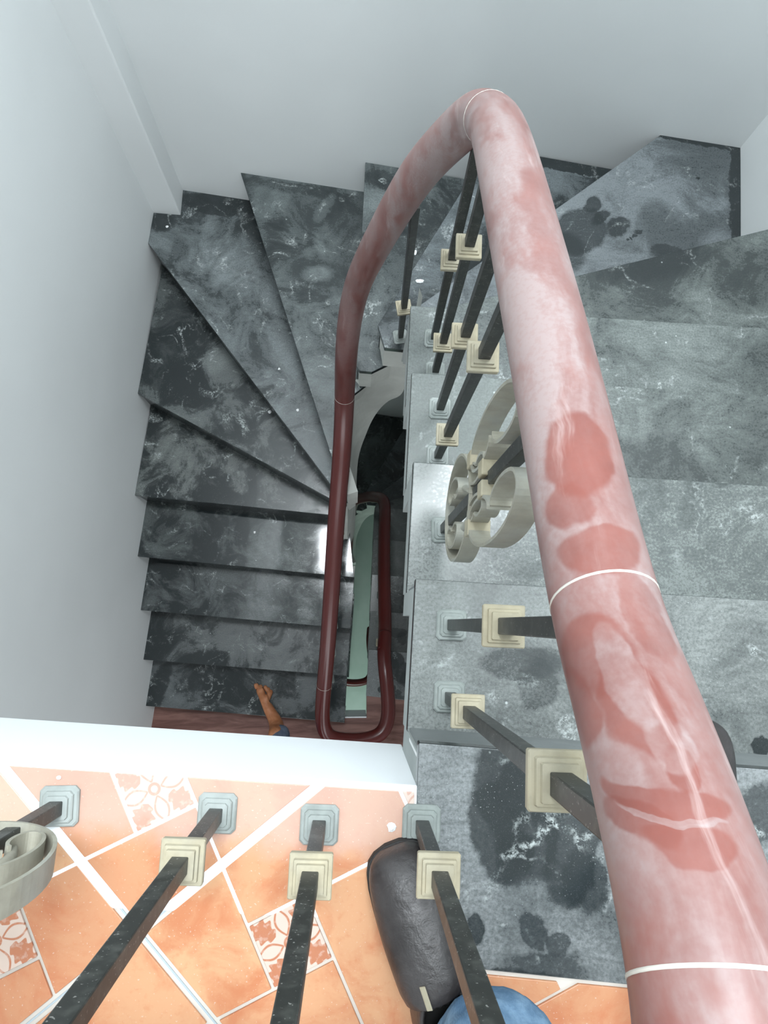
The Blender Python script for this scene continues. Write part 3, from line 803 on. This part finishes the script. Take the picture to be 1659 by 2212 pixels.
def shoe(parent, toe, heel, z, side_sign, label, org):
    """loafer from toe to heel (plan points)"""
    toe, heel = Vector(toe), Vector(heel); d = (heel-toe); L = d.length; d.normalize(); s = Vector((-d.y, d.x))
    T = Vector((toe.x, toe.y, 0)); D3 = Vector((d.x, d.y, 0)); S3 = Vector((s.x, s.y, 0))
    prof = [(0.0, .012, .022, 0), (.012, .026, .034, .0), (.04, .037, .044, .001), (.09, .0455, .053, .003), (.15, .049, .060, .003), (.25, .0505, .068, .002),
            (.34, .050, .077, .0), (.45, .047, .086, -.002), (.55, .044, .094, -.004), (.62, .041, .094, -.004)]
    secs = [(T + D3*(t*L) + S3*(off*side_sign), S3, hw, h, z+.012, .9) for t, hw, h, off in prof]
    o = loft('shoe', secs, LEATHER, parent); 
    # quarter: open collar of the shoe round the ankle
    vs, fs = [], []; n = 36
    c = T + D3*(.77*L)
    rings = [(.046, .092, .012, 0), (.047, .094, .035, 0), (.044, .090, .060, .0), (.040, .083, .082, .004), (.037, .079, .090, .004), (.034, .075, .088, .004), (.033, .072, .060, .004)]
    for (rw, rlg, zz, sh) in rings:
        for k in range(n):
            a = 2*pi*k/n
            p = c + S3*(cos(a)*rw) + D3*(sin(a)*rlg*(.95 if sin(a) > 0 else 1.0)*L/.28*.80)
            vs.append((p.x, p.y, z+zz + (.012 if sin(a) > 0 else 0)*max(0, sin(a))*(zz > .05)))
    for i in range(len(rings)-1):
        for k in range(n): fs.append((i*n+k, i*n+(k+1) % n, (i+1)*n+(k+1) % n, (i+1)*n+k))
    q = mesh_obj('shoe_quarter', vs, fs, LEATHER, o, smooth=True)
    # sole
    pts = [(t, hw*1.04, off) for t, hw, h, off in prof] + [(.75, .040, -.003), (.88, .040, -.002), (.96, .033, 0), (1.0, .018, 0)]
    pts = [(-.006, .010, 0)] + pts[1:]
    P = []
    for t, hw, off in pts: q3 = T + D3*(t*L) + S3*(hw+off*side_sign); P.append((q3.x, q3.y))
    for t, hw, off in pts[::-1]: q3 = T + D3*(t*L) + S3*(-hw+off*side_sign); P.append((q3.x, q3.y))
    prism('shoe_sole', P, z+.0005, z+.017, SOLE, o, .003)
    return o, T, D3, S3, L
# the photographer's legs
per = empty('person', (.30, -.62, 0), label='photographer standing on the landing in blue jeans and black loafers, seen from the shins down', cat='person')
PO = Vector((-.30, .62, 0))
def skin_body(name, verts, edges, radii, m, parent, levels=2, root=0, flat=None):
    me = bpy.data.meshes.new(name); me.from_pydata([tuple(v) for v in verts], edges, [])
    o = bpy.data.objects.new(name, me); COL.objects.link(o); o.parent = parent
    me.materials.append(m)
    sm = o.modifiers.new('skin', 'SKIN'); sm.use_smooth_shade = True
    for i, r in enumerate(radii):
        sv = me.skin_vertices[0].data[i]; sv.radius = (r, r) if not isinstance(r, tuple) else r
        sv.use_root = (i == root)
    ss = o.modifiers.new('sub', 'SUBSURF'); ss.levels = levels; ss.render_levels = levels
    return o
lt = Vector((.050, -.287)); lh = Vector((.140, -.545))
rt = Vector((.466, -.128)); rh = Vector((.405, -.40))
A1 = Vector((.118, -.498, .10)); A2 = Vector((.410, -.36, .10))
jv = [(.30, -.80, .95), (.215, -.78, .86), (.20, -.70, .50), (.160, -.512, .18), (.151, -.450, .064),
      (.385, -.78, .86), (.43, -.62, .50), (.412, -.41, .16), A2 + Vector((0, -.008, -.018)), (.30, -.82, 1.02)]
je = [(0, 1), (1, 2), (2, 3), (3, 4), (0, 5), (5, 6), (6, 7), (7, 8), (0, 9)]
jr = [.13, .092, .076, .078, .084, .092, .068, .058, .060, .13]
jb = skin_body('jeans', [Vector(v)+PO for v in jv], je, jr, DENIM, per, 4)
ct = bpy.data.textures.new('folds', 'CLOUDS'); ct.noise_scale = .035; ct.noise_depth = 2
dm = jb.modifiers.new('folds', 'DISPLACE'); dm.texture = ct; dm.strength = .016; dm.mid_level = .5
for toe, heel, sg in ((lt, lh, 1), (rt, rh, -1)):
    o, T, D3, S3, L = shoe(per, (toe.x+PO.x, toe.y+PO.y), (heel.x+PO.x, heel.y+PO.y), 0.0008, sg, None, None)
    if sg == 1:                                     # stitched pale tag on the outer side of the near shoe
        c = T + D3*(.535*L) - S3*.016
        v, f = box_data(0, 0, 0, .0025, .0035, .013)
        # tilt the tag with the side of the shoe
        vv = []
        for a, b, cc in v:
            q = c + S3*(a) + D3*b; vv.append((q.x, q.y, .1035 + a*.5 + b*.12 + cc))
        tg = mesh_obj('tag', vv, f, BADGE, o, bevel=.001)

# the person climbing below: a bare foot on the last tread, jeans above it, the rest under the landing
p2 = empty('person', (-.45, -.62, -3.4), label='person on the flight below, bare foot on the lowest tread and faded jeans', cat='person')
Q = Vector((.45, .62, 3.4)); zt = -3.2
def G(x, y, z): return Vector((x, y, z)) + Q
fv = [G(-.425, -.580, zt+.115), G(-.430, -.560, zt+.060), G(-.425, -.578, zt+.036), G(-.475, -.490, zt+.048), G(-.510, -.425, zt+.030), G(-.530, -.392, zt+.020),
      G(-.560, -.350, zt+.014), G(-.535, -.345, zt+.012), G(-.513, -.350, zt+.011), G(-.492, -.360, zt+.010), G(-.474, -.374, zt+.010), G(-.480, -.415, zt+.018), G(-.42, -.60, zt+.25),
      G(-.560, -.337, zt+.012)]
fe = [(12, 0), (0, 1), (1, 2), (1, 3), (3, 4), (4, 5), (5, 6), (5, 7), (4, 11), (11, 8), (11, 9), (11, 10), (6, 13)]
fr = [.042, .040, .034, (.034, .042), (.026, .042), .024, .015, .012, .011, .010, .009, .022, .048, .013]
skin_body('foot', fv, fe, fr, SKIN, p2, 2, 12)
jv = [(-.40, -.572, zt+.12), (-.40, -.66, zt+.30), (-.37, -.72, zt+.50), (-.34, -.95, zt+.88), (-.26, -1.0, zt+.95), (-.18, -.98, zt+.85), (-.17, -.92, -3.4+.50), (-.18, -.97, -3.4+.10), (-.26, -1.02, zt+1.08)]
je = [(0, 1), (1, 2), (2, 3), (3, 4), (4, 5), (5, 6), (6, 7), (4, 8)]
skin_body('jeans', [Vector(v)+Q for v in jv], je, [.052, .058, .066, .088, .12, .088, .066, .055, .12], DENIM2, p2, 2, 4)
fv = [G(-.18, -.97, -3.4+.14), G(-.18, -.98, -3.4+.045), G(-.18, -.90, -3.4+.035), G(-.175, -.80, -3.4+.022), G(-.175, -.76, -3.4+.014)]
skin_body('foot', fv, [(0, 1), (1, 2), (2, 3), (3, 4)], [.036, .034, .034, (.022, .040), (.013, .036)], SKIN, p2, 2, 0)

# ------------------------------------------------------------------ crumbs of plaster lying about
def crumb(u, v, k, ru, label, elong=1.0, ang=0):
    D = CH + k*R_; c = at(u, v, D); r = ru*D/F_PX
    v_, f_ = [], []
    n = 9
    for zz, s in ((0, 1.0), (.5, .92), (1.0, .45)):
        for i in range(n):
            a = 2*pi*i/n; q = r*s*(1+.25*random.uniform(-1, 1))
            x, y = cos(a)*q*elong, sin(a)*q
            v_.append((x*cos(ang)-y*sin(ang), x*sin(ang)+y*cos(ang), zz*r*.5))
    for i in range(2):
        for kk in range(n): f_.append((i*n+kk, i*n+(kk+1) % n, (i+1)*n+(kk+1) % n, (i+1)*n+kk))
    f_.append(tuple(range(n))); f_.append(tuple(range(2*n, 3*n)))
    o = mesh_obj('plaster_crumb', v_, f_, CRUMB, None, loc=(c.x, c.y, c.z+.0006))
    tag(o, label=label, cat='plaster crumb', group='plaster crumbs on the floor and treads')
CRUMB = m_plain('plaster_crumb_white', (.85, .86, .86), .8)
crumb(845, 1786, 0, 9, 'white plaster blob on the orange tiles between two baluster feet')
crumb(128, 1679, 0, 4, 'small white plaster speck above the leftmost baluster foot', 1.3)
crumb(906, 607, 7, 4, 'long white plaster sliver on the dark tread, lying sideways', 2.6)
crumb(897, 545, 7, 3.5, 'small upright white plaster chip beside the sliver', 1.8, 1.5)
crumb(361, 490, 10, 3, 'tiny white plaster crumb in the corner of the winder by the left wall')
crumb(583, 890, 11, 4, 'white plaster crumb on the edge of the narrow winder, mid stair')
crumb(643, 886, 10, 3, 'smaller plaster crumb right of the one on the winder edge')
crumb(603, 797, 10, 2.5, 'plaster crumb higher up on the same winder')
crumb(550, 1150, 13, 2.5, 'plaster crumb on the first straight tread of the left flight')
